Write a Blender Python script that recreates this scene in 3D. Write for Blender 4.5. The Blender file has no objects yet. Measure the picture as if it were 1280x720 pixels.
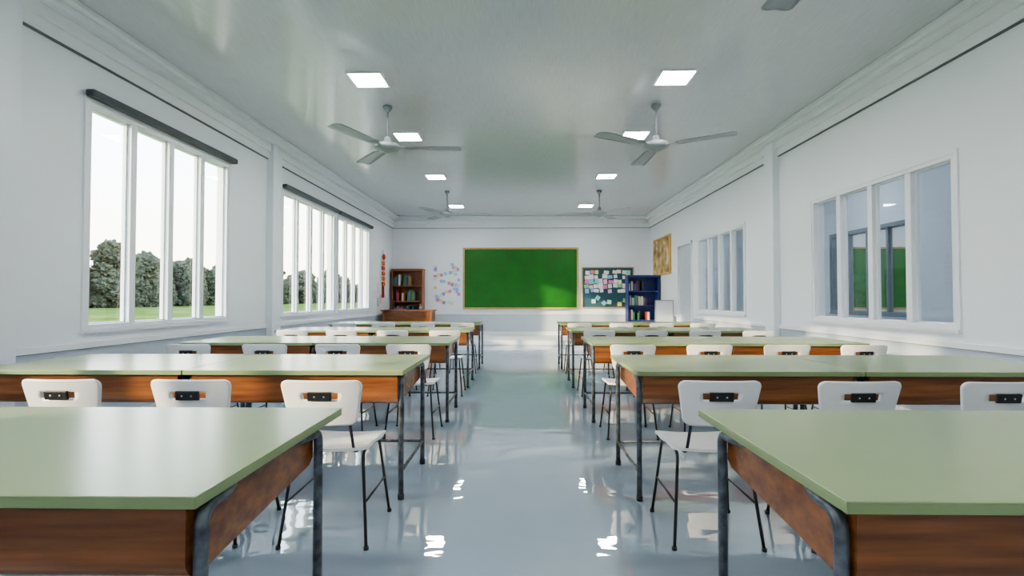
import bpy, bmesh, math, random
from mathutils import Vector, Matrix, noise
random.seed(7)
sc = bpy.context.scene

# ------------------------------------------------------------------ materials
def new_mat(name):
    m = bpy.data.materials.new(name); m.use_nodes = True
    nt = m.node_tree
    return m, nt, nt.nodes, nt.links, nt.nodes["Principled BSDF"]

def mat(name, col, rough=0.5, metal=0.0, var=0.06, scale=6.0, bump=0.0, bscale=60.0, stretch=(1,1,1), spec=0.5, col2=None, coat=0.0):
    m, nt, N, L, p = new_mat(name)
    tc = N.new("ShaderNodeTexCoord"); mp = N.new("ShaderNodeMapping")
    mp.inputs["Scale"].default_value = stretch
    L.new(tc.outputs["Object"], mp.inputs["Vector"])
    nz = N.new("ShaderNodeTexNoise"); nz.inputs["Scale"].default_value = scale; nz.inputs["Detail"].default_value = 5
    L.new(mp.outputs[0], nz.inputs["Vector"])
    rp = N.new("ShaderNodeValToRGB")
    c = Vector(col)
    a = c*(1-var); b = Vector(col2) if col2 else c*(1+var)
    rp.color_ramp.elements[0].color = (*a,1); rp.color_ramp.elements[1].color = (*b,1)
    rp.color_ramp.elements[0].position = .3; rp.color_ramp.elements[1].position = .7
    L.new(nz.outputs["Fac"], rp.inputs[0]); L.new(rp.outputs[0], p.inputs["Base Color"])
    p.inputs["Roughness"].default_value = rough; p.inputs["Metallic"].default_value = metal
    p.inputs["Specular IOR Level"].default_value = spec
    p.inputs["Coat Weight"].default_value = coat
    if bump > 0:
        n2 = N.new("ShaderNodeTexNoise"); n2.inputs["Scale"].default_value = bscale
        L.new(mp.outputs[0], n2.inputs["Vector"])
        bp = N.new("ShaderNodeBump"); bp.inputs["Strength"].default_value = bump; bp.inputs["Distance"].default_value = .01
        L.new(n2.outputs["Fac"], bp.inputs["Height"]); L.new(bp.outputs[0], p.inputs["Normal"])
    return m

def emis(name, col, s):
    m, nt, N, L, p = new_mat(name)
    p.inputs["Base Color"].default_value = (*col,1)
    p.inputs["Emission Color"].default_value = (*col,1); p.inputs["Emission Strength"].default_value = s
    return m

M = {}
M['wall'] = mat("wall_paint", (.80,.84,.89), .55, var=.01, scale=1.2, bump=.03, bscale=90)
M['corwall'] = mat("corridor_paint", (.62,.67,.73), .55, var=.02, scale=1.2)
M['wains'] = mat("wainscot_paint", (.50,.57,.64), .45, var=.02, scale=2)
M['trim'] = mat("white_trim", (.82,.85,.88), .4, var=.01)
M['darkline'] = mat("dark_reveal", (.14,.15,.17), .6)
M['frame'] = mat("window_frame_white", (.80,.83,.87), .35, var=.01)
M['dframe'] = mat("window_frame_dark", (.20,.23,.27), .35)
M['blind'] = mat("roller_blind_grey", (.06,.07,.085), .5)
M['desktop'] = mat("green_laminate", (.285,.36,.18), .24, var=.02, scale=3, bump=.02, bscale=150)
M['deskedge'] = mat("green_edge_band", (.22,.29,.135), .4, var=.03)
M['brown'] = mat("brown_wood", (.16,.055,.016), .26, var=.25, scale=5, stretch=(.5,4,7), bump=.03, bscale=25, col2=(.26,.095,.028))
M['steel'] = mat("worn_grey_steel", (.075,.085,.10), .38, metal=.5, var=.4, scale=28, bump=.1, bscale=50, col2=(.17,.19,.215))
M['black'] = mat("black_metal", (.018,.018,.02), .35)
M['chair'] = mat("white_laminate", (.74,.75,.75), .35, var=.02)
M['screw'] = mat("screw_steel", (.7,.7,.7), .3, metal=.8)
M['fan'] = mat("fan_enamel", (.30,.33,.36), .4, var=.02)
M['board'] = mat("chalkboard_green", (.009,.13,.007), .5, var=.12, scale=2.5, bump=.02)
M['tan'] = mat("tan_wood", (.48,.35,.15), .45, var=.15, scale=8, stretch=(1,1,4))
M['cork'] = mat("pinboard_teal", (.035,.10,.13), .8, var=.15, scale=40)
M['shelfwood'] = mat("shelf_wood", (.27,.10,.04), .4, var=.2, scale=6, stretch=(4,4,.7))
M['blue'] = mat("navy_paint", (.03,.05,.20), .4, var=.05)
M['door'] = mat("door_paint", (.50,.54,.61), .4, var=.02)
M['gold'] = mat("gilt_frame", (.62,.42,.14), .4, var=.2)
M['lamp'] = emis("lamp_panel", (1,.985,.95), 32)
M['corfill'] = emis("corridor_fill_panel", (.90,.96,1), 34)  # added glow panel to light the corridor, no known fixture there
M['annexlamp'] = emis("annex_lamp_panel", (1,.99,.96), 55)
M['red'] = mat("tassel_red", (.50,.07,.03), .7, var=.3, scale=30)
M['wboard'] = mat("whiteboard", (.78,.80,.82), .2, var=.01)
M['grey'] = mat("grey_plastic", (.35,.36,.38), .5)

# ceiling : glossy pale ceiling with fine lengthwise streaks
m, nt, N, L, p = new_mat("ceiling_planks"); M['ceil'] = m
tc = N.new("ShaderNodeTexCoord"); mp = N.new("ShaderNodeMapping"); mp.inputs["Scale"].default_value = (14,.45,1)
L.new(tc.outputs["Object"], mp.inputs[0])
nz = N.new("ShaderNodeTexNoise"); nz.inputs["Scale"].default_value = 9; nz.inputs["Detail"].default_value = 3
L.new(mp.outputs[0], nz.inputs[0])
rp = N.new("ShaderNodeValToRGB")
rp.color_ramp.elements[0].color = (.51,.525,.56,1); rp.color_ramp.elements[1].color = (.59,.605,.64,1)
rp.color_ramp.elements[0].position=.3; rp.color_ramp.elements[1].position=.7
L.new(nz.outputs["Fac"], rp.inputs[0]); L.new(rp.outputs[0], p.inputs["Base Color"])
bp = N.new("ShaderNodeBump"); bp.inputs["Strength"].default_value=.02; bp.inputs["Distance"].default_value=.01
L.new(nz.outputs["Fac"], bp.inputs["Height"]); L.new(bp.outputs[0], p.inputs["Normal"])
p.inputs["Roughness"].default_value = .17; p.inputs["IOR"].default_value = 1.75

# floor : polished epoxy
m, nt, N, L, p = new_mat("polished_floor"); M['floor'] = m
tc = N.new("ShaderNodeTexCoord")
nz = N.new("ShaderNodeTexNoise"); nz.inputs["Scale"].default_value = 1.3; nz.inputs["Detail"].default_value = 4
L.new(tc.outputs["Object"], nz.inputs[0])
rp = N.new("ShaderNodeValToRGB")
rp.color_ramp.elements[0].color = (.34,.42,.505,1); rp.color_ramp.elements[1].color = (.40,.485,.57,1)
L.new(nz.outputs["Fac"], rp.inputs[0]); L.new(rp.outputs[0], p.inputs["Base Color"])
mp = N.new("ShaderNodeMapping"); mp.inputs["Scale"].default_value = (1,1.7,1)
L.new(tc.outputs["Object"], mp.inputs[0])
n2 = N.new("ShaderNodeTexNoise"); n2.inputs["Scale"].default_value = 4.0; n2.inputs["Detail"].default_value=1.5
L.new(mp.outputs[0], n2.inputs[0])
bp = N.new("ShaderNodeBump"); bp.inputs["Strength"].default_value=.12; bp.inputs["Distance"].default_value=.02
L.new(n2.outputs["Fac"], bp.inputs["Height"]); L.new(bp.outputs[0], p.inputs["Normal"])
p.inputs["Roughness"].default_value = .02; p.inputs["IOR"].default_value = 3.0

# glass (thin architectural): transparent with facing-dependent gloss (physical thin-pane behaviour)
m, nt, N, L, p = new_mat("window_glass"); M['glass'] = m
N.remove(p)
out = N["Material Output"]
tr = N.new("ShaderNodeBsdfTransparent"); tr.inputs[0].default_value=(.94,.97,.98,1)
gl = N.new("ShaderNodeBsdfGlossy"); gl.inputs["Roughness"].default_value=.01
lw = N.new("ShaderNodeLayerWeight"); lw.inputs["Blend"].default_value=.5
pw = N.new("ShaderNodeMath"); pw.operation='POWER'; pw.inputs[1].default_value=5
ma = N.new("ShaderNodeMath"); ma.operation='MULTIPLY_ADD'; ma.inputs[1].default_value=.85; ma.inputs[2].default_value=.06
mx = N.new("ShaderNodeMixShader")
L.new(lw.outputs["Facing"], pw.inputs[0]); L.new(pw.outputs[0], ma.inputs[0]); L.new(ma.outputs[0], mx.inputs[0])
L.new(tr.outputs[0], mx.inputs[1]); L.new(gl.outputs[0], mx.inputs[2]); L.new(mx.outputs[0], out.inputs[0])

M['grass'] = mat("field_grass", (.09,.14,.03), 1, var=.35, scale=.25, col2=(.16,.20,.055), spec=0)
M['leaf'] = mat("hazed_tree_leaves", (.075,.09,.065), 1, var=.4, scale=1.6, col2=(.14,.145,.10), spec=0)  # distance haze is put into the leaf colour as a paler tone
M['bark'] = mat("tree_bark", (.09,.08,.07), .9)

# painting material
m, nt, N, L, p = new_mat("landscape_painting"); M['painting'] = m
tc = N.new("ShaderNodeTexCoord"); nz = N.new("ShaderNodeTexNoise"); nz.inputs["Scale"].default_value=3.5; nz.inputs["Detail"].default_value=8
L.new(tc.outputs["Object"], nz.inputs[0]); rp = N.new("ShaderNodeValToRGB")
rp.color_ramp.elements[0].position=.35; rp.color_ramp.elements[1].position=.62
rp.color_ramp.elements[0].color=(.20,.11,.035,1); rp.color_ramp.elements[1].color=(.75,.66,.45,1)
e = rp.color_ramp.elements.new(.5); e.color=(.50,.34,.12,1)
L.new(nz.outputs["Fac"], rp.inputs[0]); L.new(rp.outputs[0], p.inputs["Base Color"])

paper_cols = {'white':(.8,.8,.78),'pink':(.75,.25,.5),'cyan':(.25,.65,.75),'yellow':(.8,.72,.25),'green':(.3,.65,.3),'purple':(.4,.25,.65),'orange':(.8,.35,.12),'skyblue':(.3,.5,.8),'mint':(.5,.8,.68),'lightpink':(.85,.6,.7)}
P = {k: mat("paper_"+k, v, .8, var=.03) for k,v in paper_cols.items()}
book_cols = [(.38,.05,.04),(.05,.13,.30),(.04,.23,.11),(.6,.53,.42),(.06,.06,.07),(.45,.24,.06),(.5,.5,.52),(.22,.04,.10),(.08,.24,.27)]
BK = [mat("book_cover_%d"%i, c, .55) for i,c in enumerate(book_cols)]

# ------------------------------------------------------------------ builder
class B:
    def __init__(s, name):
        s.name=name; s.bm=bmesh.new(); s.mats=[]
    def mi(s, m):
        if m not in s.mats: s.mats.append(m)
        return s.mats.index(m)
    def box(s, x0,x1,y0,y1,z0,z1, m, bevel=0, seg=2, mtx=None):
        t = bmesh.new(); bmesh.ops.create_cube(t, size=1)
        for v in t.verts:
            v.co = Vector(((x0+x1)/2+v.co.x*(x1-x0),(y0+y1)/2+v.co.y*(y1-y0),(z0+z1)/2+v.co.z*(z1-z0)))
        if bevel: bmesh.ops.bevel(t, geom=t.edges[:], offset=bevel, segments=seg, profile=.5, affect='EDGES')
        if mtx is not None: bmesh.ops.transform(t, matrix=mtx, verts=t.verts)
        s.merge(t, m, False)
    def quad(s, pts, m):
        f=s.bm.faces.new([s.bm.verts.new(p) for p in pts]); f.material_index=s.mi(m)
    def merge(s, t, m, smooth):
        i = s.mi(m); vm = {}
        for v in t.verts: vm[v] = s.bm.verts.new(v.co)
        for f in t.faces:
            try: nf = s.bm.faces.new([vm[v] for v in f.verts])
            except ValueError: continue
            nf.material_index = i; nf.smooth = smooth
        t.free()
    def ring_sweep(s, rings, m, caps=True, smooth=True):
        i = s.mi(m); R=[[s.bm.verts.new(p) for p in r] for r in rings]
        n=len(R[0])
        for a,b in zip(R[:-1],R[1:]):
            for k in range(n):
                f=s.bm.faces.new([a[k],a[(k+1)%n],b[(k+1)%n],b[k]]); f.material_index=i; f.smooth=smooth
        if caps:
            f=s.bm.faces.new(R[0][::-1]); f.material_index=i
            f=s.bm.faces.new(R[-1]); f.material_index=i
    def tube(s, pts, r, m, seg=10, rs=None):
        pts=[Vector(p) for p in pts]; rings=[]
        t0=(pts[1]-pts[0]).normalized()
        u=t0.orthogonal().normalized()
        for k,p in enumerate(pts):
            if k==0: t=t0
            elif k==len(pts)-1: t=(pts[k]-pts[k-1]).normalized()
            else: t=((pts[k]-pts[k-1]).normalized()+(pts[k+1]-pts[k]).normalized()).normalized()
            u=(u-t*u.dot(t)).normalized(); w=t.cross(u)
            rr=rs[k] if rs else r
            rings.append([p+(u*math.cos(a)+w*math.sin(a))*rr for a in [2*math.pi*j/seg for j in range(seg)]])
        s.ring_sweep(rings,m)
    def lathe(s, prof, m, center=(0,0,0), seg=24):
        c=Vector(center)
        rings=[[c+Vector((r*math.cos(a),r*math.sin(a),z)) for a in [2*math.pi*j/seg for j in range(seg)]] for r,z in prof]
        s.ring_sweep(rings,m)
    def shell(s, a, b, r, thick, fn, m, nu=18, nv=12, hole=None):
        """rounded rectangular plate bent by fn(u,v,offset)->Vector; hole=(hx,v0,v1) cuts a slot"""
        def grid(h, n, extra=()):
            g=sorted(set([round(x,5) for x in ([-h+r*i/4 for i in range(5)]+[ -h+r+(2*h-2*r)*i/n for i in range(n+1)]+[h-r+r*i/4 for i in range(5)])]))
            for e in extra:
                k=min(range(1,len(g)-1), key=lambda q: abs(g[q]-e)); g[k]=e
            return sorted(set(g))
        U=grid(a,nu-8,(-hole[0],hole[0]) if hole else ()); V=grid(b,nv-8,(hole[1],hole[2]) if hole else ())
        def rr(x,y):
            sx=1 if x>0 else -1; sy=1 if y>0 else -1
            dx=abs(x)-(a-r); dy=abs(y)-(b-r)
            if dx>1e-6 and dy>1e-6:
                k=max(dx,dy)/math.hypot(dx,dy); dx*=k; dy*=k
                return sx*(a-r+dx), sy*(b-r+dy)
            return x,y
        i=s.mi(m)
        def inh(j,k):
            if not hole: return False
            cx=(U[k]+U[k+1])/2; cy=(V[j]+V[j+1])/2
            return abs(cx)<hole[0] and hole[1]<cy<hole[2]
        top=[[s.bm.verts.new(fn(*rr(x,y),thick/2)) for x in U] for y in V]
        bot=[[s.bm.verts.new(fn(*rr(x,y),-thick/2)) for x in U] for y in V]
        def F(vs,sm=True):
            f=s.bm.faces.new(vs); f.material_index=i; f.smooth=sm
        nj=len(V)-1; nk=len(U)-1
        solid=lambda j,k: 0<=j<nj and 0<=k<nk and not inh(j,k)
        for j in range(nj):
            for k in range(nk):
                if inh(j,k): continue
                F([top[j][k],top[j][k+1],top[j+1][k+1],top[j+1][k]])
                F([bot[j][k],bot[j+1][k],bot[j+1][k+1],bot[j][k+1]])
                for (dj,dk,p,q) in ((-1,0,(j,k),(j,k+1)),(1,0,(j+1,k+1),(j+1,k)),(0,-1,(j+1,k),(j,k)),(0,1,(j,k+1),(j+1,k+1))):
                    if not solid(j+dj,k+dk):
                        F([top[p[0]][p[1]],bot[p[0]][p[1]],bot[q[0]][q[1]],top[q[0]][q[1]]],False)
    def mesh(s):
        bmesh.ops.recalc_face_normals(s.bm, faces=s.bm.faces[:])
        me=bpy.data.meshes.new(s.name); s.bm.to_mesh(me); s.bm.free()
        for m in s.mats: me.materials.append(m)
        return me
    def done(s, loc=(0,0,0), rotz=0):
        return inst(s.name, s.mesh(), loc, rotz)

def inst(name, me, loc=(0,0,0), rotz=0, scale=(1,1,1)):
    o=bpy.data.objects.new(name, me); sc.collection.objects.link(o)
    o.location=loc; o.rotation_euler=(0,0,rotz); o.scale=scale
    return o

def fillet(pts, rad, n=6):
    pts=[Vector(p) for p in pts]; out=[pts[0]]
    for i in range(1,len(pts)-1):
        a=(pts[i-1]-pts[i]); b=(pts[i+1]-pts[i]); r=min(rad,a.length*.49,b.length*.49)
        A=pts[i]+a.normalized()*r; C=pts[i]+b.normalized()*r
        for k in range(n+1):
            t=k/n; out.append(A*(1-t)**2+pts[i]*2*t*(1-t)+C*t*t)
    out.append(pts[-1]); return out

# ------------------------------------------------------------------ room dims
HW=3.75; YB=14.9; YF=-3.2; H=3.56; T=.15
LZ=(.90,2.88); RZ=(.90,2.42)
LW=[(.6,2.75),(4.33,6.47),(7.95,10.2),(10.38,12.55)]
RW=[(.6,2.75),(4.46,6.63),(8.63,10.85)]
DOOR=(11.25,12.3,2.45)

def side_wall(name, x0, x1, opens, y0=YF, y1=YB, h=H, m=None):
    m=m or M['wall']
    b=B(name); y=y0
    for (a,c,z0,z1) in sorted(opens):
        b.box(x0,x1,y,a,0,h,m)
        if z0>0: b.box(x0,x1,a,c,0,z0,m)
        b.box(x0,x1,a,c,z1,h,m); y=c
    b.box(x0,x1,y,y1,0,h,m)
    return b.done()
side_wall("wall_left",-HW-T,-HW,[(a,c,*LZ) for a,c in LW])
side_wall("wall_right",HW,HW+T,[(a,c,*RZ) for a,c in RW]+[(DOOR[0],DOOR[1],0,DOOR[2])])
b=B("wall_far"); b.box(-HW-T,HW+T,YB,YB+T,0,H,M['wall']); b.done()
b=B("wall_near"); b.box(-HW-T,HW+T,YF-T,YF,0,H,M['wall']); b.done()
b=B("floor"); b.box(-HW-T,HW+T,YF-T,YB+T,-.12,0,M['floor']); b.done()
b=B("ceiling"); b.box(-HW-T,HW+T,YF-T,YB+T,H,H+.15,M['ceil']); b.done()

# platform at the board end
PH=.12; PY=12.95
b=B("platform_step"); b.box(-HW+.035,HW-.035,PY,YB-.04,0,PH,M['trim'],.01); b.done()

# wainscot + trims
def skip(y0,y1,cuts):
    segs=[(y0,y1)]
    for a,c in cuts:
        ns=[]
        for s0,s1 in segs:
            if c<=s0 or a>=s1: ns.append((s0,s1)); continue
            if a>s0: ns.append((s0,a))
            if c<s1: ns.append((c,s1))
        segs=ns
    return segs
for side,sx,cuts in (("left",-1,[]),("right",1,[(DOOR[0]-.07,DOOR[1]+.07)])):
    b=B("wainscot_"+side)
    for a,c in skip(YF,YB,cuts):
        def bx(p,z0,z1,m,q=0):
            xs=sorted((sx*HW,sx*(HW-p))); b.box(xs[0],xs[1],a,c,z0,z1,m)
        bx(.012,0.0,.74,M['wains']); bx(.03,.74,.79,M['trim']); bx(.016,.735,.74,M['darkline'])
    b.done()
    b=B("baseboard_"+side)
    for a,c in skip(YF,PY,cuts):
        xs=sorted((sx*(HW-.012),sx*(HW-.03))); b.box(xs[0],xs[1],a,c,0,.1,M['trim'])
    b.done()
b=B("wainscot_far"); b.box(-HW+.03,HW-.03,YB-.012,YB,PH,.72,M['wains']); b.box(-HW+.03,HW-.03,YB-.03,YB,.72,.77,M['trim']); b.done()
b=B("baseboard_far"); b.box(-HW+.03,HW-.03,YB-.035,YB-.012,PH,PH+.1,M['trim']); b.done()

# crown moulding with reveals
prof=[(.20,3.51,3.56),(.14,3.45,3.51),(.06,3.34,3.45)]
for nm,sx in (("trim_left",-1),("trim_right",1)):
    b=B(nm)
    for p_,z0,z1 in prof:
        xs=sorted((sx*HW,sx*(HW-p_))); b.box(xs[0],xs[1],YF,YB,z0,z1,M['trim'],.006)
    xs=sorted((sx*HW,sx*(HW-.03))); b.box(xs[0],xs[1],YF,YB,3.242,3.34,M['trim'])
    xs=sorted((sx*HW,sx*(HW-.02))); b.box(xs[0],xs[1],YF,YB,3.228,3.242,M['darkline'])
    b.done()
b=B("trim_far")
for p_,z0,z1 in prof: b.box(-HW,HW,YB-p_,YB,z0,z1,M['trim'],.006)
b.box(-HW,HW,YB-.03,YB,3.242,3.34,M['trim']); b.box(-HW,HW,YB-.02,YB,3.23,3.242,M['darkline'])
b.done()

# pilasters
for sx in (-1,1):
    for y in (-.4,3.38,7.46):
        xs=sorted((sx*HW,sx*(HW-.1))); b=B("wall_pilaster"); b.box(xs[0],xs[1],y,y+.27,0,3.45,M['wall'],.006); b.done()

# ------------------------------------------------------------------ windows
def window(name, sx, y0, y1, z0, z1, fm, xw=HW, fr=.05, mull=.075, panes=4):
    b=B(name)
    def bx(xa,xb,a,c,z,zz,m,bev=0):
        xs=sorted((sx*xa,sx*xb)); b.box(xs[0],xs[1],a,c,z,zz,m,bev)
    xi=xw-.012; xo=xw+T*.8
    bx(xi,xo,y0,y1,z1-fr,z1,fm,.004); bx(xi,xo,y0,y1,z0,z0+fr,fm,.004)
    bx(xi,xo,y0,y0+fr,z0+fr,z1-fr,fm,.004); bx(xi,xo,y1-fr,y1,z0+fr,z1-fr,fm,.004)
    w=(y1-y0-2*fr-(panes-1)*mull)/panes
    y=y0+fr
    for k in range(panes):
        gx=sx*(xw+.053)
        b.quad([(gx,y,z0+fr),(gx,y+w,z0+fr),(gx,y+w,z1-fr),(gx,y,z1-fr)],M['glass'])
        for (a,c) in ((y,y+.012),(y+w-.012,y+w)): bx(xw+.035,xw+.07,a,c,z0+fr,z1-fr,fm)
        bx(xw+.035,xw+.07,y,y+w,z0+fr,z0+fr+.012,fm); bx(xw+.035,xw+.07,y,y+w,z1-fr-.012,z1-fr,fm)
        y+=w
        if k<panes-1: bx(xi+.004,xo-.05,y,y+mull,z0+fr,z1-fr,fm,.004); y+=mull
    c=.035
    bx(xi-.006,xw,y0-c,y1+c,z1,z1+c,fm); bx(xi-.02,xw,y0-c,y1+c,z0-c,z0,fm)
    bx(xi-.006,xw,y0-c,y0,z0,z1,fm); bx(xi-.006,xw,y1,y1+c,z0,z1,fm)
    return b.done()
k=1
for a,c in LW: window("window_%d"%k,-1,a,c,*LZ,M['frame'],fr=.04); k+=1
for a,c in RW: window("window_%d"%k,1,a,c,*RZ,M['frame'],fr=.04); k+=1
for a,c in LW:
    b=B("roller_blind"); b.box(-HW+.02,-HW+.10,a-.05,c+.05,2.90,2.965,M['blind'],.015); b.done()

# door
b=B("door_1")
b.box(HW+.04,HW+.09,DOOR[0]+.05,DOOR[1]-.05,0,DOOR[2]-.05,M['door'],.004)
for z0,z1 in ((.2,1.0),(1.15,2.25)): b.box(HW+.03,HW+.041,DOOR[0]+.2,DOOR[1]-.2,z0,z1,M['door'],.005)
for a,c in ((DOOR[0],DOOR[0]+.05),(DOOR[1]-.05,DOOR[1])): b.box(HW-.02,HW+T,a,c,0,DOOR[2],M['trim'])
b.box(HW-.02,HW+T,DOOR[0],DOOR[1],DOOR[2]-.05,DOOR[2],M['trim'])
b.tube(fillet([(HW+.04,DOOR[0]+.14,1.05),(HW-.01,DOOR[0]+.14,1.05),(HW-.01,DOOR[0]+.26,1.05)],.02),.01,M['screw'])
b.done()

# ------------------------------------------------------------------ corridor + neighbouring room on the right
CX=6.25; NX0=CX+T; NX1=13.9; CWM=M['corwall']
b=B("corridor_floor"); b.box(HW+T,CX,YF,YB+.15,-.12,-.0,M['floor']); b.done()
b=B("corridor_ceiling"); b.box(HW+T,CX,YF,YB+.15,H,H+.15,M['ceil']); b.done()
b=B("corridor_wall_end"); b.box(HW+T,CX,YB,YB+T,0,H,CWM); b.done()
b=B("corridor_wall_start"); b.box(HW+T,CX,YF-T,YF,0,H,CWM); b.done()
CW=[(4.43,6.52),(8.3,10.4)]
side_wall("corridor_wall_side",CX,CX+T,[(a,c,*RZ) for a,c in CW],m=CWM)
for a,c in CW: window("window_%d"%k,1,a,c,*RZ,M['dframe'],xw=CX,fr=.035,mull=.04); k+=1
b=B("annex_floor"); b.box(NX0,NX1,YF,YB+.15,-.12,0,M['floor']); b.done()
b=B("annex_ceiling"); b.box(NX0,NX1,YF,YB+.15,H,H+.15,M['ceil']); b.done()
b=B("annex_wall_far"); b.box(NX0,NX1,YB,YB+T,0,H,M['wall']); b.done()
b=B("annex_wall_near"); b.box(NX0,NX1,YF-T,YF,0,H,M['wall']); b.done()
b=B("annex_wall_right"); b.box(NX1,NX1+T,YF-T,YB+T,0,H,M['wall']); b.done()

def chalkboard(x0,x1,z0,z1,name="chalkboard"):
    b=B(name)
    b.box(x0,x1,YB-.03,YB,z0,z1,M['board'])
    f=.05
    for q in ((x0-f,x1+f,z1,z1+f),(x0-f,x1+f,z0-f,z0),(x0-f,x0,z0,z1),(x1,x1+f,z0,z1)):
        b.box(q[0],q[1],YB-.05,YB,q[2],q[3],M['tan'],.006)
    b.box(x0+.2,x1-.2,YB-.11,YB-.045,z0-.045,z0-.03,M['tan'])
    b.box(x0+.5,x0+.62,YB-.10,YB-.06,z0-.03,z0+.0,M['grey'],.005)
    return b.done()
chalkboard(-1.64,1.62,.92,2.61)
chalkboard(8.2,11.9,.92,2.61)

# ceiling lights
def lightmesh(nm,m):
    b=B(nm); s=.17
    b.box(-s,s,-s,s,-.012,0,m)
    for q in ((-s-.02,s+.02,s,s+.02),(-s-.02,s+.02,-s-.02,-s),(-s-.02,-s,-s,s),(s,s+.02,-s,s)):
        b.box(q[0],q[1],q[2],q[3],-.02,0,M['trim'])
    return b.mesh()
lm=lightmesh("ceiling_light",M['lamp']); lc=lightmesh("ceiling_light",M['corfill']); la=lightmesh("ceiling_light",M['annexlamp'])
for y in (-2.2,0.4,2.6,5.5,7.45,9.94,13.1):
    for x in (-1.66,1.66): inst("ceiling_light",lm,(x,y,H))
for y in (1,5,9,13):
    inst("ceiling_light",lc,(5.05,y,H)); inst("ceiling_light",la,(8.6,y,H)); inst("ceiling_light",la,(11.6,y,H))  # corridor row is added for brightness, annex rows are room lights

# ------------------------------------------------------------------ ceiling fans
def fan(loc, angs):
    b=B("ceiling_fan")
    hz=-.51
    b.lathe([(.012,0),(.055,-.003),(.06,-.02),(.03,-.07),(.014,-.075)],M['fan'])
    b.tube([(0,0,-.06),(0,0,hz+.09)],.013,M['fan'])
    b.lathe([(.014,hz+.13),(.035,hz+.12),(.04,hz+.07),(.06,hz+.06),(.135,hz+.035),(.155,hz+.005),(.15,hz-.02),(.10,hz-.045),(.06,hz-.06),(.03,hz-.075),(.004,hz-.078)],M['fan'],seg=32)
    for a in angs:
        R=Matrix.Rotation(math.radians(a),4,'Z')
        b.box(.10,.26,-.025,.025,hz-.006,hz+.002,M['fan'],.002,mtx=R)
        rings=[]
        for r,w,tw in ((.20,.045,.04),(.27,.08,.04),(.5,.092,.04),(.75,.100,.04),(.89,.102,.04),(.912,.085,.04),(.918,.045,.04)):
            ring=[]
            for (yy,zz) in ((-w,-.004),(-w*.5,.006),(0,.009),(w*.5,.006),(w,-.004),(w*.5,.0),(0,.003),(-w*.5,.0)):
                ring.append(R@Vector((r, yy*math.cos(tw)-zz*math.sin(tw), hz+yy*math.sin(tw)+zz)))
            rings.append(ring)
        b.ring_sweep(rings,M['fan'])
    b.done(loc=loc)
fan((-1.66,6.3,H),(5,126,246)); fan((1.67,6.3,H),(92,211,328))
fan((-1.64,11.3,H),(4,124,244)); fan((1.73,11.3,H),(60,180,300))
fan((1.66,2.42,H),(90,210,330)); fan((-1.66,2.42,H),(30,150,270))

# ------------------------------------------------------------------ desks
DW=1.28; DD=.87; ZT=.75
def deskmesh():
    b=B("school_desk"); w=DW/2
    b.box(-w+.001,w-.001,.0,DD,ZT-.027,ZT-.004,M['deskedge'],.002)
    b.box(-w,w,-.001,DD+.001,ZT-.005,ZT,M['desktop'],.002)
    def prof(x):
        pts=[(.03,ZT-.027),(.03,.60)]
        for k_ in range(7):
            a=math.pi/2*k_/6; pts.append((.03+.05*(1-math.cos(a)),.60-.05*math.sin(a)))
        pts+= [(DD-.2,.60),(DD-.17,.62),(DD-.17,ZT-.027)]
        return [Vector((x,y,z)) for y,z in pts]
    b.ring_sweep([prof(-w+.040),prof(w-.040)],M['brown'],smooth=False)
    r=.0155
    for sx in (-1,1):
        x=sx*(w-.022); xi=sx*(w-.060)
        b.tube(fillet([(x,.055,.0),(x,.055,ZT-.045),(x,.16,ZT-.043),(xi,.24,ZT-.043)],.06,8),r,M['steel'],12)
        b.tube(fillet([(x,.70,.0),(x,.70,ZT-.045),(x,.62,ZT-.043),(xi,.55,ZT-.043)],.06,8),r,M['steel'],12)
        b.tube([(x,.055,.16),(x,.70,.16)],.010,M['steel'],8)
        for y in (.055,.70): b.tube([(x,y,0),(x,y,.03)],.019,M['black'],12)
    b.tube([(-w+.022,.70,.16),(w-.022,.70,.16)],.010,M['steel'],8)
    return b.mesh()
dm=deskmesh()

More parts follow.
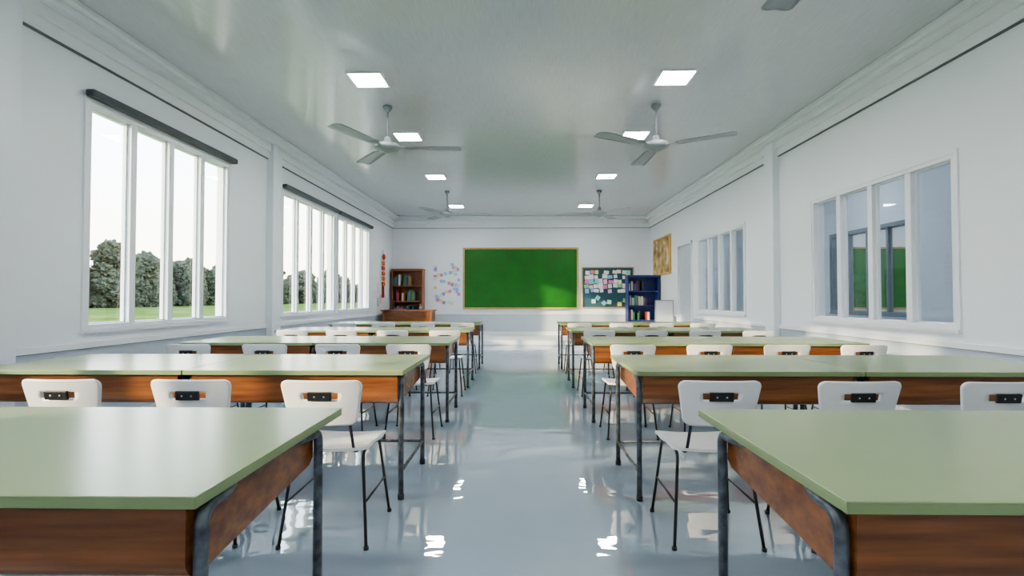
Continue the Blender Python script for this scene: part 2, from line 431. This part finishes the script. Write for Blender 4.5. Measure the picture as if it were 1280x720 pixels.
def chairmesh():
    b=B("school_chair")
    def seat(x,y,o):
        z=.45+o-.010*(1-(x/.2)**2)
        if y>.10: z-=1.3*(y-.10)**2
        if y<-.14: z+=.6*(y+.14)**2*4
        return Vector((x*(1-.04*(y<0)),y,z))
    b.shell(.20,.20,.06,.014,seat,M['chair'],20,18)
    def back(x,y,o):
        zz=.68+y
        xx=x*(1+.10*(y/.105))*.97
        yy=-.215-.18*(zz-.5)-.03*(1-(x/.19)**2)+.02
        return Vector((xx,yy-o,zz))
    b.shell(.18,.107,.035,.014,back,M['chair'],22,20,hole=(.082,.018,.050))
    pf=Matrix.Translation(back(0,.034,.0085))@Matrix.Rotation(math.radians(10),4,'X')
    b.box(-.055,.055,-.006,.006,-.021,.021,M['black'],.003,mtx=pf)
    for sx in (-.022,.022):
        b.box(sx-.004,sx+.004,-.008,-.0055,-.004,.004,M['screw'],.0015,mtx=pf)
    r=.0075
    for sx in (-1,1):
        b.tube(fillet([(sx*.205,-.225,0),(sx*.165,-.15,.43),(sx*.165,.13,.43),(sx*.205,.205,0)],.05,6),r,M['black'],10)
        p1=back(sx*.135,.08,-.018); p0=back(sx*.135,-.10,-.018)
        b.tube(fillet([(sx*.14,-.02,.432),(sx*.135,-.185,.432),(p0.x,p0.y,p0.z),(p1.x,p1.y,p1.z)],.04,6),.007,M['black'],10)
        b.tube([(sx*.187,-.191,.2),(sx*.187,.174,.2)],.005,M['black'],8)
        for y in (-.225,.205): b.tube([(sx*.205,y,0),(sx*.205,y,.015)],.012,M['black'],10)
    b.tube([(-.165,-.10,.43),(.165,-.10,.43)],.007,M['black'],8)
    b.tube([(-.165,.10,.42),(.165,.10,.42)],.007,M['black'],8)
    return b.mesh()
cm=chairmesh()
ROW0=1.06; SP=1.87
for r_ in range(5):
    y=ROW0+SP*r_
    for xe in (-.675-DW/2,-.675-DW*1.5-.005,.66+DW/2,.66+DW*1.5+.005):
        inst("school_desk",dm,(xe,y,0))
    if r_>0:
        for x in (-.92,-1.53,-2.14,-2.76,.92,1.55,2.18,2.80):
            inst("school_chair",cm,(x+random.uniform(-.012,.012),y-.31+random.uniform(-.015,.015),0),random.uniform(-.02,.02))

# ------------------------------------------------------------------ bookcases
def bookcase(nm,x0,x1,y0,y1,z0,z1,m,shelves):
    b=B(nm); t=.03
    b.box(x0,x0+t,y0,y1,z0,z1,m,.003); b.box(x1-t,x1,y0,y1,z0,z1,m,.003)
    b.box(x0,x1,y1-.015,y1,z0,z1,m)
    zs=[z0+.06+(z1-t-z0-.06)*i/shelves for i in range(shelves+1)]
    for z in zs: b.box(x0+t,x1-t,y0+.005,y1-.015,z,z+t,m,.002)
    b.box(x0-.015,x1+.015,y0-.01,y1,z1,z1+.025,m,.004)
    b.done(); return [z+t for z in zs[:-1]], (zs[1]-zs[0]-t)
def books(x0,x1,y0,zs,h,depth,full):
    b=B("books")
    for z,fl in zip(zs,full):
        x=x0+.04; end=x0+.04+(x1-x0-.08)*fl
        while x<end:
            w=random.uniform(.025,.055); hh=h*random.uniform(.5,.78)
            if random.random()<.14: x+=.08; continue
            if x+w>x1-.04: break
            b.box(x,x+w,y0+random.uniform(.02,.05),y0+depth,z,z+hh,random.choice(BK),.003); x+=w+.002
    b.done()
zs,h=bookcase("wooden_bookcase",-3.68,-2.80,14.50,14.86,PH,2.0,M['shelfwood'],4)
books(-3.68,-2.80,14.52,zs,h,.26,(.9,.7,.9,.6))
zs,h=bookcase("blue_bookcase",2.86,3.70,13.75,14.1,PH,1.78,M['blue'],4)
books(2.86,3.70,13.77,zs,h,.26,(.8,.7,.6,.5))

# teacher desk
b=B("teacher_desk")
x0,x1,y0,y1=-3.62,-2.27,13.15,13.8; zt=PH+.76
b.box(x0,x1,y0,y1,zt-.03,zt,M['shelfwood'],.006)
b.box(x0+.04,x0+.07,y0+.04,y1-.04,PH,zt-.03,M['shelfwood']); b.box(x1-.07,x1-.04,y0+.04,y1-.04,PH,zt-.03,M['shelfwood'])
b.box(x0+.07,x1-.07,y0+.06,y0+.08,PH+.2,zt-.03,M['shelfwood'])
b.box(x1-.47,x1-.07,y0+.08,y1-.06,PH+.12,zt-.03,M['shelfwood'])
for i in range(3): b.box(x1-.45,x1-.09,y1-.06,y1-.045,PH+.15+i*.18,PH+.31+i*.18,M['brown'],.004)
b.box(x0+.1,x1-.1,y0+.05,y0+.06,PH+.25,zt-.08,M['brown'],.004)
b.done()
b=B("desk_book_stack")
b.box(-3.3,-3.08,13.4,13.56,zt,zt+.03,BK[1],.003); b.box(-3.29,-3.09,13.41,13.55,zt+.03,zt+.055,BK[0],.003); b.done()
b=B("pencil_cup"); b.lathe([(.02,0),(.035,.001),(.037,.09),(.033,.09),(.031,.01),(.005,.01)],M['grey'])
for i in range(4): b.tube([(0.01*math.cos(i*1.6),.01*math.sin(i*1.6),.01),(.028*math.cos(i*1.6),.028*math.sin(i*1.6),.16)],.004,M['tan'],6)
b.done(loc=(-2.65,13.5,zt))

# ------------------------------------------------------------------ sticky notes on back wall
b=B("sticky_notes")
def note(b,x,z,s,m,y,ang=0,h=None):
    h=h or s
    R=Matrix.Translation((x,y,z))@Matrix.Rotation(ang,4,'Y')
    b.box(-s/2,s/2,-.002,.0,-h/2,h/2,m,mtx=R)
cx,cz=-2.16,1.58
seq=[P['cyan'],P['pink'],P['yellow'],P['purple'],P['mint'],P['lightpink'],P['skyblue']]
for i in range(34):
    t=i/33; x=cx+.30*math.sin(t*math.pi*4+.6); z=cz+.56-1.12*t
    note(b,x+random.uniform(-.06,.06),z+random.uniform(-.03,.03),.095,seq[i%7],YB-.0003*i,random.uniform(-.3,.3))
for i in range(10):
    note(b,cx+random.choice((-.3,.3))+random.uniform(-.05,.05),cz+random.uniform(-.55,.55),.085,seq[(i*3)%7],YB-.011-.0003*i,random.uniform(-.3,.3))
b.done()

# bulletin board
b=B("bulletin_board")
x0,x1,z0,z1=1.80,3.24,.93,2.06
b.box(x0,x1,YB-.025,YB,z0,z1,M['cork'])
for q in ((x0-.03,x1+.03,z1,z1+.03),(x0-.03,x1+.03,z0-.03,z0),(x0-.03,x0,z0,z1),(x1,x1+.03,z0,z1)):
    b.box(q[0],q[1],YB-.045,YB,q[2],q[3],M['tan'],.005)
i=0
for gx in range(10):
    for gz in range(5):
        if random.random()<.12: continue
        x=x0+.12+gx*.133+random.uniform(-.025,.025); z=z1-.12-gz*.135+random.uniform(-.02,.02)
        m=random.choice([P['white']]*6+[P['cyan'],P['yellow'],P['pink'],P['lightpink'],P['green'],P['skyblue']])
        note(b,x,z,random.uniform(.10,.15),m,YB-.026-.0006*i,random.uniform(-.15,.15),random.uniform(.09,.15)); i+=1
for x,z,c,a in ((2.1,1.1,'mint',0),(2.22,1.2,'cyan',.6),(2.55,1.08,'mint',.1),(2.85,1.02,'yellow',0),(3.0,1.12,'green',.2),(2.4,1.05,'skyblue',.8)):
    note(b,x,z,.12,P[c],YB-.056,a)
b.done()

# painting on right wall
b=B("framed_painting")
y0,y1,z0,z1=12.85,14.35,1.85,2.75
b.box(HW-.03,HW,y0,y1,z0,z1,M['painting'])
for q in ((y0-.05,y1+.05,z1,z1+.05),(y0-.05,y1+.05,z0-.05,z0),(y0-.05,y0,z0,z1),(y1,y1+.05,z0,z1)):
    b.box(HW-.05,HW,q[0],q[1],q[2],q[3],M['gold'],.01)
b.done()

# small whiteboard on easel
b=B("whiteboard_easel")
b.box(-.20,.20,-.012,.012,.28,1.12,M['wboard'],.004)
for q in ((-.22,.22,1.12,1.14),(-.22,.22,.26,.28),(-.22,-.2,.26,1.14),(.2,.22,.26,1.14)): b.box(q[0],q[1],-.018,.018,q[2],q[3],M['grey'])
for sx in (-1,1):
    b.tube([(sx*.18,.022,1.1),(sx*.21,-.03,0)],.012,M['grey'],8)
b.tube([(0,.03,1.1),(0,.32,0)],.012,M['grey'],8)
b.done(loc=(3.45,12.4,0))

# red hanging ornament on left wall
b=B("hanging_ornament")
y=13.75; x=-HW+.03
b.tube([(x,y,2.5),(x,y,2.2)],.006,M['red'],6)
b.lathe([(.004,2.38),(.03,2.36),(.045,2.3),(.03,2.24),(.01,2.22)],M['red'],center=(x+.02,y,0),seg=12)
for i in range(5):
    for j in range(5):
        yy=y-.1+.05*i+random.uniform(-.01,.01); z=2.2-j*.14
        b.lathe([(.002,z),(.018,z-.03),(.02,z-.09),(.003,z-.13)],M['red'] if (i+j)%3 else P['orange'],center=(x+.01,yy,0),seg=8)
for i in range(7): b.tube([(x,y-.1+.033*i,1.52),(x,y-.12+.04*i,1.2)],.005,M['red'],5)
b.done()
b=B("wall_notices")
for yy,z,c in ((13.3,1.35,'white'),(13.55,1.05,'lightpink'),(13.3,.98,'mint'),(13.0,1.2,'white')): b.box(-HW,-HW+.004,yy,yy+.2,z,z+.22,P[c])
b.done()

# ------------------------------------------------------------------ outdoors
b=B("grass_field")
b.quad(((-400,-200,-.3),(-4.2,-200,-.3),(-4.2,500,-.3),(-400,500,-.3)),M['grass']); b.done()
def treemesh(seed):
    rnd=random.Random(seed); b=B("tree")
    b.tube([(0,0,-.1),(.1,0,1.2),(0,.1,2.6),(.1,0,4)],.2,M['bark'],8,rs=[.26,.2,.16,.1])
    for k_ in range(26):
        a=rnd.uniform(0,6.28); h_=rnd.uniform(.6,6.0); rr=rnd.uniform(.2,2.1)*(1-.12*abs(h_-2.6))
        c=Vector((rr*math.cos(a),rr*math.sin(a),h_)); s=rnd.uniform(.55,1.15)
        t=bmesh.new(); bmesh.ops.create_icosphere(t,subdivisions=4,radius=s)
        for v in t.verts:
            v.co=v.co*(1+.45*noise.noise(v.co*2.2+c)+.35*noise.noise(v.co*6+c)+.3*noise.noise(v.co*13+c))+c
        b.merge(t,M['leaf'],False)
    return b.mesh()
tm=[treemesh(s) for s in (1,2,3,4)]
y=30
while y<270:
    s=random.uniform(.8,1.45)
    inst("tree",random.choice(tm),(-66-random.uniform(0,9)-(y*.03),y,-.3),random.uniform(0,6),(s*1.2,s*1.2,s*random.uniform(.85,1.3)))
    y+=random.uniform(1.4,3.0)

# ------------------------------------------------------------------ world, sun
w=bpy.data.worlds.new("World"); sc.world=w; w.use_nodes=True
N=w.node_tree.nodes; L=w.node_tree.links; bg=N["Background"]
tc=N.new("ShaderNodeTexCoord"); sp=N.new("ShaderNodeSeparateXYZ"); L.new(tc.outputs["Generated"],sp.inputs[0])
rp=N.new("ShaderNodeValToRGB"); L.new(sp.outputs["Z"],rp.inputs[0])
rp.color_ramp.elements[0].position=0; rp.color_ramp.elements[0].color=(1,.88,.68,1)
rp.color_ramp.elements[1].position=.9; rp.color_ramp.elements[1].color=(.42,.64,1,1)
e=rp.color_ramp.elements.new(.25); e.color=(.86,.93,1,1)
L.new(rp.outputs[0],bg.inputs[0]); bg.inputs[1].default_value=3.0

sd=bpy.data.lights.new("sun","SUN"); sd.energy=4.5; sd.color=(1,.80,.50); sd.angle=.03
so=bpy.data.objects.new("sun",sd); sc.collection.objects.link(so)
so.rotation_euler=Vector((1.87,1,-.52)).to_track_quat('-Z','Y').to_euler()
so.location=(-20,-10,10)

# ------------------------------------------------------------------ camera
cd=bpy.data.cameras.new("camera"); cd.lens=18; cd.sensor_width=36; cd.clip_start=.05; cd.clip_end=2000
co=bpy.data.objects.new("camera",cd); sc.collection.objects.link(co)
co.location=(0,0,1.16); co.rotation_euler=(math.radians(90+1.25),0,math.radians(1.0))
sc.camera=co
sc.view_settings.view_transform='AgX'
sc.view_settings.look='AgX - Medium High Contrast'
sc.view_settings.exposure=1.2
